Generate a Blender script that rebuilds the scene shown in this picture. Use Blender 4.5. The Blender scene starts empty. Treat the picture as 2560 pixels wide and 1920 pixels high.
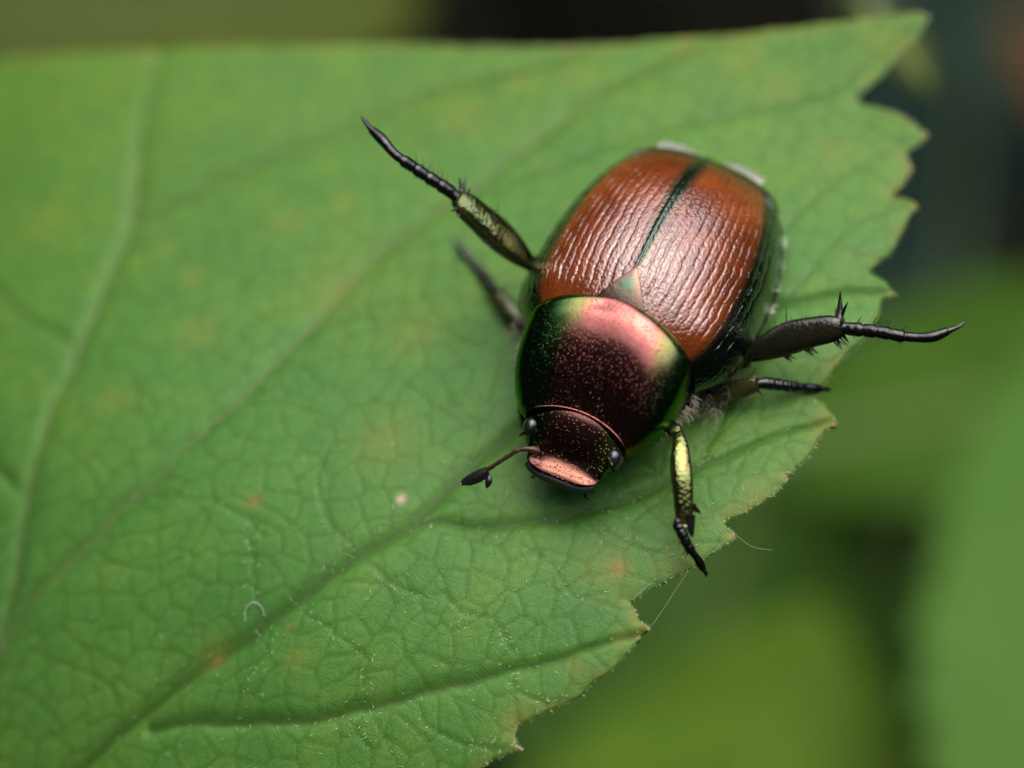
import bpy, math, random
import numpy as np
from mathutils import Matrix, Vector

# 1 unit = 1 cm. World: z up from the leaf, the beetle stands at the origin.
random.seed(4); RNG = np.random.default_rng(4)
scene = bpy.context.scene
scene.unit_settings.system = 'METRIC'; scene.unit_settings.scale_length = 0.01
COL = scene.collection

# ------------------------------------------------------------------ camera
cam = bpy.data.cameras.new('camera'); cam_o = bpy.data.objects.new('camera', cam); COL.objects.link(cam_o)
cam_o.matrix_world = Matrix(((.99996, .00936, 0, -.3811), (-.00786, .84031, -.54206, -4.4499), (-.00507, .54203, .84034, 6.6653), (0, 0, 0, 1)))
cam.lens = 97.03; cam.sensor_width = 36; cam.clip_start = .05; cam.clip_end = 2000
cam.dof.use_dof = True; cam.dof.focus_distance = 7.62; cam.dof.aperture_fstop = .215
scene.camera = cam_o

# ------------------------------------------------------------------ sky and sun (soft, thin overcast)
SUN_EL, SUN_AZ = math.radians(74), math.radians(24)          # azimuth from +Y towards +X
world = bpy.data.worlds.new('World'); scene.world = world; world.use_nodes = True
wn = world.node_tree; bgn = wn.nodes['Background']
sky = wn.nodes.new('ShaderNodeTexSky'); sky.sky_type = 'NISHITA'; sky.sun_disc = False
sky.sun_elevation = SUN_EL; sky.sun_rotation = SUN_AZ; sky.air_density = 1.0; sky.dust_density = 4.0; sky.ozone_density = .6
wn.links.new(sky.outputs[0], bgn.inputs[0]); bgn.inputs[1].default_value = .15
sun = bpy.data.lights.new('sun', 'SUN'); sun_o = bpy.data.objects.new('sun', sun); COL.objects.link(sun_o)
sdir = Vector((math.sin(SUN_AZ)*math.cos(SUN_EL), math.cos(SUN_AZ)*math.cos(SUN_EL), math.sin(SUN_EL)))
sun_o.rotation_euler = sdir.to_track_quat('Z', 'Y').to_euler(); sun_o.location = sdir*60
sun.energy = 1.5; sun.angle = math.radians(96); sun.color = (1, .985, .97)
scene.view_settings.view_transform = 'Standard'; scene.view_settings.look = 'None'
scene.view_settings.exposure = 0.9; scene.view_settings.gamma = 1
scene.render.engine = 'CYCLES'; scene.cycles.use_denoising = True
scene.cycles.max_bounces = 4; scene.cycles.diffuse_bounces = 2; scene.cycles.glossy_bounces = 2; scene.cycles.transmission_bounces = 2; scene.cycles.use_adaptive_sampling = True; scene.cycles.adaptive_threshold = .02; scene.cycles.caustics_reflective = False; scene.cycles.caustics_refractive = False

# ------------------------------------------------------------------ measured shapes (cm)
OUTLINE = [[-2.071, 1.438], [-1.825, 1.384], [-1.585, 1.336], [-1.35, 1.296], [-1.121, 1.259], [-0.895, 1.222], [-0.672, 1.186], [-0.452, 1.142], [-0.236, 1.102], [-0.021, 1.075], [0.191, 1.059], [0.401, 1.04], [0.608, 1.03], [0.745, 1.023], [0.86, 1.014], [0.89, 0.995], [0.865, 0.95], [0.822, 0.903], [0.783, 0.867], [0.732, 0.814], [0.686, 0.778], [0.656, 0.751], [0.699, 0.724], [0.764, 0.695], [0.821, 0.646], [0.859, 0.591], [0.829, 0.564], [0.794, 0.547], [0.794, 0.51], [0.805, 0.48], [0.784, 0.446], [0.754, 0.41], [0.739, 0.389], [0.775, 0.381], [0.811, 0.352], [0.787, 0.321], [0.759, 0.264], [0.721, 0.196], [0.671, 0.149], [0.646, 0.136], [0.679, 0.11], [0.725, 0.058], [0.682, 0.037], [0.668, -0.027], [0.641, -0.075], [0.593, -0.117], [0.53, -0.185], [0.49, -0.24], [0.475, -0.269], [0.499, -0.291], [0.517, -0.319], [0.533, -0.347], [0.494, -0.369], [0.466, -0.418], [0.428, -0.466], [0.397, -0.497], [0.375, -0.498], [0.385, -0.516], [0.353, -0.553], [0.301, -0.585], [0.249, -0.612], [0.205, -0.627], [0.217, -0.655], [0.234, -0.679], [0.194, -0.705], [0.142, -0.742], [0.077, -0.777], [0.013, -0.805], [-0.032, -0.831], [-0.074, -0.838], [-0.049, -0.865], [-0.034, -0.899], [-0.008, -0.918], [-0.044, -0.946], [-0.077, -0.988], [-0.121, -1.029], [-0.167, -1.052], [-0.201, -1.088], [-0.252, -1.105], [-0.315, -1.129], [-0.375, -1.144], [-0.382, -1.17], [-0.38, -1.19], [-0.36, -1.208], [-0.404, -1.215], [-0.449, -1.23], [-0.5, -1.254], [-0.576, -1.282], [-0.627, -1.286], [-0.634, -1.315], [-0.615, -1.336], [-0.679, -1.354], [-0.783, -1.386], [-0.861, -1.397], [-0.867, -1.426], [-0.855, -1.446], [-0.927, -1.458], [-1.046, -1.484], [-1.208, -1.506], [-1.346, -1.509], [-1.417, -1.538], [-1.532, -1.538], [-1.662, -1.517], [-1.81, -1.469], [-1.929, -1.377], [-1.988, -1.286], [-2.032, -1.196], [-2.062, -1.109], [-2.145, -1.177], [-2.264, -1.233], [-2.438, -1.225], [-2.619, -1.156], [-2.784, -1.005], [-2.917, -0.81], [-3.018, -0.594], [-3.064, -0.363], [-3.122, -0.086], [-3.169, 0.203], [-3.118, 0.474], [-3.049, 0.718], [-2.962, 0.947], [-2.818, 1.142], [-2.636, 1.295], [-2.455, 1.403], [-2.27, 1.436]]
OUTLINE_BASE = (-2.062, -1.109)
TIPS = [[0.89, 0.995], [0.859, 0.591], [0.805, 0.48], [0.811, 0.352], [0.725, 0.058], [0.533, -0.347], [0.385, -0.507], [0.234, -0.679], [-0.008, -0.918], [-0.36, -1.208], [-0.615, -1.336], [-0.855, -1.446]]
VEINS = [(0.0202, 0.9, [[-2.062, -1.109], [-1.983, -0.908], [-1.897, -0.683], [-1.863, -0.495], [-1.829, -0.266], [-1.778, -0.039], [-1.705, 0.181], [-1.629, 0.415], [-1.558, 0.61], [-1.561, 0.793], [-1.555, 0.996], [-1.528, 1.175], [-1.505, 1.308]]),
  (0.0202, 0.9, [[-1.897, -0.683], [-1.812, -0.576], [-1.641, -0.457], [-1.475, -0.341], [-1.285, -0.189], [-1.124, -0.033], [-1.018, 0.086], [-0.883, 0.241], [-0.761, 0.379], [-0.594, 0.506], [-0.412, 0.652], [-0.169, 0.851], [0.074, 0.954], [0.274, 1.032]]),
  (0.0229, 1.0, [[-2.062, -1.109], [-1.8, -1.114], [-1.638, -1.064], [-1.482, -0.994], [-1.316, -0.918], [-1.1, -0.82], [-0.915, -0.694], [-0.784, -0.626], [-0.647, -0.561], [-0.562, -0.473], [-0.456, -0.375], [-0.351, -0.289], [-0.177, -0.175], [0.01, -0.082], [0.199, -0.002], [0.413, 0.043], [0.612, 0.056], [0.717, 0.059]]),
  (0.0175, 0.9, [[-1.411, -1.014], [-1.246, -1.03], [-1.044, -1.055], [-0.912, -1.064], [-0.781, -1.059], [-0.652, -1.045], [-0.524, -1.031], [-0.409, -1.008], [-0.333, -0.998], [-0.205, -0.964], [-0.104, -0.944], [-0.01, -0.918]]),
  (0.0148, 0.8, [[-0.666, -0.566], [-0.588, -0.572], [-0.522, -0.593], [-0.419, -0.607], [-0.263, -0.591], [-0.082, -0.553], [0.061, -0.492], [0.166, -0.449], [0.257, -0.422], [0.375, -0.383], [0.467, -0.36], [0.529, -0.346]]),
  (0.0161, 0.8, [[-1.558, 0.61], [-1.422, 0.686], [-1.219, 0.77], [-0.959, 0.868], [-0.728, 0.939], [-0.525, 0.979], [-0.309, 1.016], [-0.121, 1.083]]),
  (0.0134, 0.7, [[-0.76, 0.37], [-0.58, 0.531], [-0.384, 0.575], [-0.103, 0.663], [0.15, 0.716], [0.373, 0.751], [0.594, 0.782], [0.737, 0.886], [0.859, 1.002]]),
  (0.0108, 0.5, [[0.413, 0.043], [0.529, 0.193], [0.643, 0.311], [0.806, 0.353]]),
  (0.0108, 0.5, [[0.199, -0.002], [0.343, 0.213], [0.487, 0.38], [0.671, 0.521], [0.851, 0.593]]),
  (0.0121, 0.6, [[0.14, -0.459], [0.168, -0.399], [0.197, -0.335], [0.226, -0.269], [0.268, -0.196], [0.378, -0.112]]),
  (0.0094, 0.45, [[-1.475, -0.341], [-1.36, -0.378], [-1.233, -0.432], [-1.149, -0.493], [-1.092, -0.565]]),
  (0.0094, 0.45, [[-1.285, -0.189], [-1.148, -0.124], [-1.009, -0.151], [-0.899, -0.205]]),
  (0.0094, 0.4, [[-0.915, -0.694], [-0.824, -0.627], [-0.919, -0.517], [-0.935, -0.401], [-0.897, -0.289]]),
  (0.0094, 0.4, [[-1.1, -0.82], [-1.123, -0.674], [-1.133, -0.565], [-1.124, -0.497]]),
  (0.0081, 0.4, [[-1.1, -0.82], [-1.072, -0.875], [-1.125, -0.928], [-1.152, -0.972]]),
  (0.0094, 0.45, [[-0.81, -0.643], [-0.731, -0.733], [-0.626, -0.798], [-0.574, -0.791], [-0.536, -0.846], [-0.446, -0.868], [-0.407, -0.821]]),
  (0.0081, 0.4, [[-0.994, -0.761], [-0.927, -0.81], [-0.834, -0.898], [-0.782, -0.942], [-0.794, -0.989], [-0.781, -1.059]]),
  (0.0081, 0.4, [[-0.16, -0.568], [-0.11, -0.647], [-0.035, -0.693], [0.041, -0.712], [0.118, -0.697], [0.195, -0.688]]),
  (0.0081, 0.4, [[-0.446, -0.868], [-0.396, -0.948], [-0.333, -0.998]]),
  (0.0081, 0.4, [[-0.367, -0.666], [-0.278, -0.728], [-0.216, -0.824], [-0.139, -0.817]]),
  (0.0081, 0.4, [[-0.781, -1.168], [-0.833, -1.092], [-0.846, -1.066]]),
  (0.0081, 0.4, [[-0.781, -1.059], [-0.742, -1.138], [-0.704, -1.212], [-0.64, -1.309]]),
  (0.0081, 0.45, [[-0.652, -1.045], [-0.627, -1.128], [-0.55, -1.177], [-0.461, -1.194], [-0.366, -1.207]]),
  (0.0081, 0.4, [[-0.409, -1.008], [-0.359, -1.073], [-0.296, -1.096], [-0.233, -1.083]]),
  (0.0081, 0.4, [[-1.638, -1.064], [-1.697, -0.933], [-1.803, -0.822], [-1.863, -0.794]]),
  (0.0081, 0.4, [[-1.482, -0.994], [-1.54, -0.872], [-1.628, -0.803], [-1.806, -0.714]]),
  (0.0081, 0.4, [[-1.641, -0.457], [-1.551, -0.534], [-1.422, -0.59], [-1.297, -0.575]]),
  (0.0081, 0.4, [[-1.018, 0.086], [-0.853, 0.134], [-0.687, 0.11], [-0.577, 0.062], [-0.482, 0.001]]),
  (0.0081, 0.35, [[-1.124, -0.033], [-1.014, -0.021], [-0.929, -0.083]]),
  (0.0108, 0.5, [[-1.699, 0.196], [-1.879, 0.365], [-2.092, 0.625], [-2.456, 1.079]]),
  (0.0134, 0.6, [[-1.829, -0.266], [-2.067, 0.033], [-2.373, 0.351], [-2.772, 0.772]]),
  (0.0134, 0.6, [[-1.897, -0.683], [-2.143, -0.41], [-2.5, -0.068], [-3.005, 0.37]]),
  (0.0134, 0.6, [[-1.983, -0.908], [-2.293, -0.665], [-2.652, -0.404], [-3.015, -0.137]]),
  (0.0121, 0.6, [[-1.8, -1.114], [-1.524, -1.238], [-1.246, -1.334], [-0.868, -1.434]])]
SPOTS = [[-1.12, -0.445, 0.0215, 1.0], [-0.698, -0.494, 0.0134, 2.0], [-1.235, -0.853, 0.0457, 0.0], [-1.221, -0.868, 0.0121, 1.0], [-1.012, -0.82, 0.0094, 1.0], [-0.123, -0.753, 0.0739, 0.0], [-0.093, -0.749, 0.0242, 1.0], [-0.298, -1.308, 0.0538, 0.0], [-0.992, -0.913, 0.0336, 0.0], [-0.748, -0.31, 0.0941, 0.0], [-0.736, -0.252, 0.0269, 0.0], [-1.344, 0.381, 0.0403, 0.0], [-1.448, 0.52, 0.0376, 0.0], [-0.893, 0.58, 0.0323, 0.0], [-1.856, 0.71, 0.0672, 0.0], [-0.898, 0.261, 0.0806, 0.0], [-0.659, 0.056, 0.0672, 0.0], [-0.338, 0.985, 0.0538, 0.0], [-0.18, 0.978, 0.047, 0.0], [0.161, 1.009, 0.047, 0.0], [0.594, 0.186, 0.0188, 0.0], [0.58, 0.567, 0.0538, 0.0], [-0.525, 0.869, 0.0806, 0.0], [-1.566, -0.017, 0.0538, 0.0], [-1.318, 0.17, 0.0605, 0.0], [0.445, 0.824, 0.0538, 0.0], [0.327, 0.946, 0.0672, 0.0], [-0.359, -1.143, 0.0605, 0.0], [-0.219, -1.012, 0.0403, 0.0], [0.078, -0.747, 0.0672, 0.0], [0.302, -0.55, 0.0538, 0.0], [0.494, -0.34, 0.0403, 0.0], [-0.092, -0.947, 0.0269, 0.0], [-1.063, 0.538, 0.0538, 0.0], [0.74, 0.933, 0.0538, 0.0]]
CURVE = [0.05526, 0.11892, -0.00902, -0.02241, 0.03781, -0.05944, 0.02679, 0.04985, 0.0388, 0.06335]
ANTENNA = [[0.5849, -0.0723, 0.2009], [0.5969, -0.0994, 0.2131], [0.6067, -0.1166, 0.2121], [0.6316, -0.144, 0.193], [0.6548, -0.1674, 0.1739], [0.671, -0.1843, 0.1571], [0.6961, -0.2119, 0.1379], [0.7219, -0.2428, 0.1194], [0.7058, -0.1759, 0.1344]]
LEGS = {'hindR': [[-0.0006, -0.2648, 0.1436], [0.0409, -0.3335, 0.2331], [0.0511, -0.4147, 0.3206], [0.0519, -0.5638, 0.4438], [0.0522, -0.5818, 0.4604], [0.0542, -0.6844, 0.5109], [0.0516, -0.7525, 0.5428], [0.0321, -0.7949, 0.5538], [0.0111, -0.8399, 0.5545], [-0.0138, -0.8721, 0.554]],
  'hindL': [[0.0369, 0.239, 0.0802], [0.0495, 0.3319, 0.1904], [-0.0102, 0.4479, 0.2772], [-0.0598, 0.5683, 0.3331], [-0.0542, 0.5853, 0.3371], [-0.0704, 0.666, 0.3485], [-0.0865, 0.7418, 0.3492], [-0.1082, 0.8029, 0.3572], [-0.1381, 0.8376, 0.3653], [-0.1757, 0.8713, 0.3782]],
  'midL': [[0.1963, 0.1833, 0.0496], [0.1874, 0.2388, 0.0874], [0.1354, 0.3475, 0.1478], [0.1161, 0.3951, 0.1819], [0.1091, 0.4128, 0.1812], [0.0805, 0.4633, 0.1604], [0.0544, 0.4972, 0.1368], [0.0315, 0.5262, 0.1185], [0.016, 0.5479, 0.1062]],
  'midR': [[0.1461, -0.2367, 0.0501], [0.122, -0.3362, 0.0436], [0.075, -0.4023, 0.0295], [0.0366, -0.4559, 0.0189], [0.0223, -0.474, 0.0203], [-0.0285, -0.534, -0.0051], [-0.0525, -0.5713, -0.0107], [-0.0707, -0.6006, -0.0099], [-0.0845, -0.6254, -0.007]],
  'frontL': [[0.3537, 0.1827, 0.1718], [0.3763, 0.2502, 0.2117], [0.4776, 0.3078, 0.2082], [0.6069, 0.3756, 0.1379], [0.6059, 0.3512, 0.1451], [0.6271, 0.3799, 0.125], [0.6394, 0.4028, 0.0996], [0.6435, 0.4299, 0.0661], [0.6448, 0.4517, 0.0237]]}


# ------------------------------------------------------------------ helpers
def fast_mesh(name, V, Q, smooth=True, attrs=None):
    V = np.ascontiguousarray(V, dtype=np.float32).reshape(-1, 3); me = bpy.data.meshes.new(name)
    if isinstance(Q, np.ndarray):
        k = Q.shape[1]; flat = Q.ravel().astype(np.int32); tot = np.full(len(Q), k, np.int32)
    else:
        flat = np.array([i for q in Q for i in q], np.int32); tot = np.array([len(q) for q in Q], np.int32)
    st = np.zeros(len(tot), np.int32); st[1:] = np.cumsum(tot)[:-1]
    me.vertices.add(len(V)); me.vertices.foreach_set('co', V.ravel())
    me.loops.add(len(flat)); me.loops.foreach_set('vertex_index', flat)
    me.polygons.add(len(tot)); me.polygons.foreach_set('loop_start', st); me.polygons.foreach_set('loop_total', tot)
    me.update(calc_edges=True); me.validate()
    if smooth: me.polygons.foreach_set('use_smooth', np.ones(len(me.polygons), bool))
    for k, a in (attrs or {}).items():
        at = me.attributes.new(k, 'FLOAT', 'POINT'); at.data.foreach_set('value', np.ascontiguousarray(a, np.float32).ravel())
    return me
def obj(name, me, mat, parent=None, loc=None, rot=None):
    o = bpy.data.objects.new(name, me); COL.objects.link(o)
    if mat: me.materials.append(mat)
    o.parent = parent
    if loc is not None: o.location = loc
    if rot is not None: o.rotation_euler = rot
    return o
def thing(name, label, cat, loc=(0, 0, 0), rot=(0, 0, 0), group=None):
    o = bpy.data.objects.new(name, None); COL.objects.link(o); o.location = loc; o.rotation_euler = rot
    o.empty_display_size = .2; tag(o, label, cat, group); return o
def tag(o, label=None, cat=None, group=None, kind=None):
    if label: o['label'] = label
    if cat: o['category'] = cat
    if group: o['group'] = group
    if kind: o['kind'] = kind
    return o
def quads(nu, nv, cu=False, cv=False):
    I, J = np.meshgrid(np.arange(nu if cu else nu-1), np.arange(nv if cv else nv-1), indexing='ij'); I = I.ravel(); J = J.ravel()
    a = I*nv+J; b = ((I+1) % nu)*nv+J; c = ((I+1) % nu)*nv+(J+1) % nv; d = I*nv+(J+1) % nv
    return np.c_[a, b, c, d]
def interp(t, xs, ys):
    """smooth (monotone-ish cubic) interpolation through control points"""
    xs = np.asarray(xs, float); ys = np.asarray(ys, float); m = np.gradient(ys, xs, edge_order=1)
    t = np.clip(np.asarray(t, float), xs[0], xs[-1]); i = np.clip(np.searchsorted(xs, t)-1, 0, len(xs)-2)
    h = xs[i+1]-xs[i]; s = (t-xs[i])/h
    return (2*s**3-3*s**2+1)*ys[i]+(s**3-2*s**2+s)*h*m[i]+(-2*s**3+3*s**2)*ys[i+1]+(s**3-s**2)*h*m[i+1]
def catmull(P, n):
    P = np.asarray(P, float); L = np.r_[0, np.cumsum(np.linalg.norm(np.diff(P, axis=0), axis=1))]
    t = np.linspace(0, L[-1], n); return np.stack([interp(t, L, P[:, k]) for k in range(P.shape[1])], 1), t/L[-1]
def loft_rings(rings, cap=True):
    """rings: (n,m,3) -> verts, faces with fan caps"""
    n, m = rings.shape[:2]; V = rings.reshape(-1, 3); Q = [tuple(q) for q in quads(n, m, cv=True)]
    if cap:
        V = np.r_[V, rings[0].mean(0)[None], rings[-1].mean(0)[None]]
        for j in range(m):
            Q.append((n*m, (j+1) % m, j)); Q.append((n*m+1, (n-1)*m+j, (n-1)*m+(j+1) % m))
    return V, Q
def frames(P, up):
    T = np.gradient(P, axis=0); T /= np.linalg.norm(T, axis=1)[:, None]
    B = np.cross(T, up); B /= np.linalg.norm(B, axis=1)[:, None]; N = np.cross(B, T); return T, B, N
def tube(P, a, b, up=(0, 0, 1), m=12, power=1.0):
    """elliptical tube: a = half width across (B), b = half thickness along N"""
    T, B, N = frames(P, np.asarray(up, float)); ph = np.linspace(0, 2*np.pi, m, endpoint=False)
    c, s = np.cos(ph), np.sin(ph); c = np.sign(c)*np.abs(c)**power; s = np.sign(s)*np.abs(s)**power
    a = np.broadcast_to(a, len(P)); b = np.broadcast_to(b, len(P))
    return P[:, None]+B[:, None]*(a[:, None]*c)[..., None]+N[:, None]*(b[:, None]*s)[..., None]
def spike(p, d, L, r, bend=(0, 0, 0), m=5, n=4):
    t = np.linspace(0, 1, n)[:, None]; d = np.asarray(d, float); d = d/np.linalg.norm(d)
    P = np.asarray(p)+d*t*L+np.asarray(bend)*t**2*L
    up = (0, 0, 1) if abs(d[2]) < .9 else (1, 0, 0)
    rr = r*(1-t[:, 0])**.8+r*.05; return loft_rings(tube(P, rr, rr, up, m))
def merge(parts):
    V = []; Q = []; o = 0
    for v, q in parts:
        V.append(v); Q += [tuple(i+o for i in f) for f in q]; o += len(v)
    return np.concatenate(V), Q

# ---- node material helper
class Mat:
    def __init__(s, name):
        s.m = bpy.data.materials.new(name); s.m.use_nodes = True; s.t = s.m.node_tree; s.b = s.t.nodes['Principled BSDF']
    def n(s, typ, **kw):
        x = s.t.nodes.new('ShaderNode'+typ)
        for k, v in kw.items():
            if k.startswith('i_'): x.inputs[int(k[2:]) if k[2:].isdigit() else k[2:].replace('_', ' ')].default_value = v
            else: setattr(x, k, v)
        return x
    def l(s, a, b): s.t.links.new(a, b); return b.node
    def coord(s): return s.n('TexCoord').outputs['Object']
    def attr(s, name): return s.n('Attribute', attribute_name=name).outputs['Fac']
    def noise(s, vec, scale, detail=3, rough=.55):
        x = s.n('TexNoise', i_Scale=scale, i_Detail=detail, i_Roughness=rough); s.l(vec, x.inputs['Vector']); return x.outputs['Fac']
    def voro(s, vec, scale, feature='F1', rnd=1.0):
        x = s.n('TexVoronoi', feature=feature); x.inputs['Scale'].default_value = scale; x.inputs['Randomness'].default_value = rnd
        s.l(vec, x.inputs['Vector']); return x.outputs['Distance']
    def ramp(s, f, *stops):
        r = s.n('ValToRGB'); e = r.color_ramp.elements
        while len(e) < len(stops): e.new(.5)
        for q, (p, c) in zip(e, stops): q.position = p; q.color = (c if hasattr(c, '__len__') else (c, c, c))[:3]+(1,) if hasattr(c, '__len__') else (c, c, c, 1)
        s.l(f, r.inputs[0]); return r.outputs[0]
    def mix(s, f, a, b, blend='MIX'):
        x = s.n('Mix', data_type='RGBA', blend_type=blend)
        for v, i in ((f, 0), (a, 6), (b, 7)):
            if isinstance(v, (int, float)): x.inputs[i].default_value = v
            elif isinstance(v, tuple): x.inputs[i].default_value = v+(1,)
            else: s.l(v, x.inputs[i])
        return x.outputs[2]
    def math(s, op, a, b=0.0, c=None):
        x = s.n('Math', operation=op)
        for v, i in ((a, 0), (b, 1), (c, 2)):
            if v is None: continue
            if isinstance(v, (int, float)): x.inputs[i].default_value = v
            else: s.l(v, x.inputs[i])
        return x.outputs[0]
    def bump(s, h, strength, dist, prev=None):
        x = s.n('Bump', i_Strength=strength, i_Distance=dist); s.l(h, x.inputs['Height'])
        if prev is not None: s.l(prev, x.inputs['Normal'])
        return x.outputs[0]
    def set(s, **kw):
        for k, v in kw.items():
            i = s.b.inputs[k.replace('_', ' ')]
            if isinstance(v, tuple): i.default_value = v+(1,) if len(v) == 3 and len(i.default_value) == 4 else v
            elif isinstance(v, (int, float)): i.default_value = v
            else: s.l(v, i)
        return s
def plain(name, col, rough=.5, metal=0., **kw):
    return Mat(name).set(Base_Color=col, Roughness=rough, Metallic=metal, **kw).m

# ------------------------------------------------------------------ materials
def leaf_material():
    M = Mat('leaf_blade'); P = M.coord()
    big = M.noise(P, 1.6, 2); mid = M.noise(P, 7, 4); fine = M.noise(P, 60, 3)
    c = M.ramp(M.math('ADD', M.math('MULTIPLY', big, .55), M.math('MULTIPLY', mid, .45)), (.32, (.058, .178, .034)), (.5, (.082, .218, .040)), (.68, (.122, .252, .036)))
    c = M.mix(M.math('MULTIPLY', fine, .25), c, (.045, .15, .022))
    sx = M.n('SeparateXYZ'); M.l(P, sx.inputs[0]); far = M.math('MULTIPLY', M.ramp(M.math('MULTIPLY', sx.outputs[1], .8), (.0, 0.), (1., 1.)), M.math('ADD', .05, M.math('MULTIPLY', mid, .6)))
    c = M.mix(far, c, (.150, .262, .018))                                    # the tip half of the leaf is a yellower green
    cell = M.voro(P, 30, 'DISTANCE_TO_EDGE'); c = M.mix(M.ramp(cell, (0., .16), (.07, 0.)), c, (.040, .105, .010))
    tan = M.attr('vein'); fin = M.attr('vein_fine')
    c = M.mix(M.math('MULTIPLY', fin, .62), c, (.042, .105, .010))
    c = M.mix(M.math('MULTIPLY', M.attr('vein_side'), .85), c, (.028, .070, .005))
    c = M.mix(M.math('MULTIPLY', tan, .50), c, (.26, .235, .125))
    c = M.mix(M.math('MULTIPLY', M.attr('yellow'), .30), c, (.235, .225, .035))
    c = M.mix(M.math('MULTIPLY', M.attr('rust'), .42), c, (.36, .17, .055))
    c = M.mix(M.attr('pale'), c, (.55, .40, .30))
    rim = M.math('MULTIPLY', M.attr('rim'), M.ramp(M.noise(P, 9, 3), (.40, 0.), (.66, 1.)))
    c = M.mix(M.math('MULTIPLY', rim, .42), c, (.30, .20, .045))
    c = M.mix(M.math('MULTIPLY', M.attr('tip'), .7), c, (.36, .22, .06))
    grain = M.voro(P, 150)
    b = M.bump(M.ramp(cell, (0., 0.), (.10, 1.)), .12, .005)
    b = M.bump(grain, .16, .004, b)
    M.set(Base_Color=c, Roughness=M.math('ADD', M.math('MULTIPLY', mid, .16), .40), Specular_IOR_Level=.22, Normal=b)
    M.set(Subsurface_Weight=.0)
    tr = M.n('BsdfTranslucent'); M.l(M.mix(.5, c, (.12, .30, .02)), tr.inputs[0])
    mx = M.n('MixShader', i_0=.12); M.l(M.b.outputs[0], mx.inputs[1]); M.l(tr.outputs[0], mx.inputs[2])
    M.l(mx.outputs[0], M.t.nodes['Material Output'].inputs[0]); return M.m
def back_leaf_material(name, c0, c1, rough=.5):
    M = Mat(name); P = M.coord()
    c = M.ramp(M.noise(P, 1.3, 3), (.3, c0), (.7, c1))
    b = M.bump(M.voro(P, 6, 'DISTANCE_TO_EDGE'), .4, .03)
    M.set(Base_Color=c, Roughness=max(rough, .6), Specular_IOR_Level=.1, Normal=b)
    tr = M.n('BsdfTranslucent'); M.l(c, tr.inputs[0]); mx = M.n('MixShader', i_0=.2)
    M.l(M.b.outputs[0], mx.inputs[1]); M.l(tr.outputs[0], mx.inputs[2]); M.l(mx.outputs[0], M.t.nodes['Material Output'].inputs[0]); return M.m
def elytron_material():
    M = Mat('elytron_shell'); P = M.coord(); dk = M.attr('dark'); gr = M.attr('green')
    st = M.n('Mapping'); st.inputs['Scale'].default_value = (.75, 1.15, 1); M.l(P, st.inputs[0]); Q = st.outputs[0]
    wob = M.noise(P, 40, 3); c = M.ramp(M.noise(P, 9, 4), (.32, (.115, .022, .003)), (.55, (.195, .041, .006)), (.75, (.27, .064, .009)))
    c = M.mix(M.math('MULTIPLY', M.ramp(wob, (.45, 0.), (.7, 1.)), .35), c, (.15, .028, .006))
    c = M.mix(gr, c, (.010, .045, .018)); c = M.mix(dk, c, (.008, .022, .012))
    pit = M.ramp(M.voro(Q, 105, 'SMOOTH_F1'), (.0, 0.), (.5, 1.))
    rug = M.noise(P, 62, 4, .6)
    b = M.bump(rug, .05, .008); b = M.bump(pit, .26, .0045, b); b = M.bump(M.ramp(M.voro(P, 100), (.05, 0.), (.4, 1.)), .18, .004, b)
    met = M.math('MULTIPLY', M.math('MAXIMUM', dk, gr), .9); met = M.math('ADD', met, .0)
    M.set(Base_Color=c, Roughness=.27, Metallic=met, Normal=b, Coat_Weight=1., Coat_Roughness=.15, Coat_IOR=1.6, Coat_Normal=b, Specular_IOR_Level=.6)
    return M.m
def metal_shell(name, kind):
    """punctured metallic cuticle, copper on the disc shading to green on the flanks"""
    M = Mat(name); P = M.coord(); g = M.attr('green'); y = M.attr('gold')
    n = M.noise(P, 14, 3)
    cop = M.ramp(n, (.35, (.22, .072, .062)), (.65, (.29, .105, .095)))
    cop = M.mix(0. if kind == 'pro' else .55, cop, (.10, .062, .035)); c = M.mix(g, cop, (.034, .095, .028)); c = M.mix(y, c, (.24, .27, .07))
    pits = M.ramp(M.voro(P, 150 if kind == 'pro' else 115), (.04, 0.), (.28, 1.))
    b = M.bump(pits, .50 if kind == 'pro' else .50, .0026); b = M.bump(M.noise(P, 30, 3), .05, .01, b)
    c = M.mix(M.ramp(pits, (.05, .8), (.7, 0.)), c, (.02, .012, .01))
    M.set(Base_Color=c, Roughness=.25, Metallic=1.0, Normal=b, Specular_Tint=(.75, 1., .55))
    return M.m
def leg_material():
    M = Mat('leg_cuticle'); P = M.coord(); d = M.attr('dark')
    c = M.ramp(M.noise(P, 18, 2), (.3, (.12, .16, .05)), (.55, (.20, .19, .055)), (.75, (.13, .06, .03)))
    c = M.mix(d, c, (.007, .007, .006))
    b = M.bump(M.voro(P, 95), .30, .004)
    M.set(Base_Color=c, Roughness=.21, Metallic=M.math('SUBTRACT', 1.0, M.math('MULTIPLY', d, .7)), Normal=b, Coat_Weight=.4, Coat_Roughness=.2); return M.m
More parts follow.
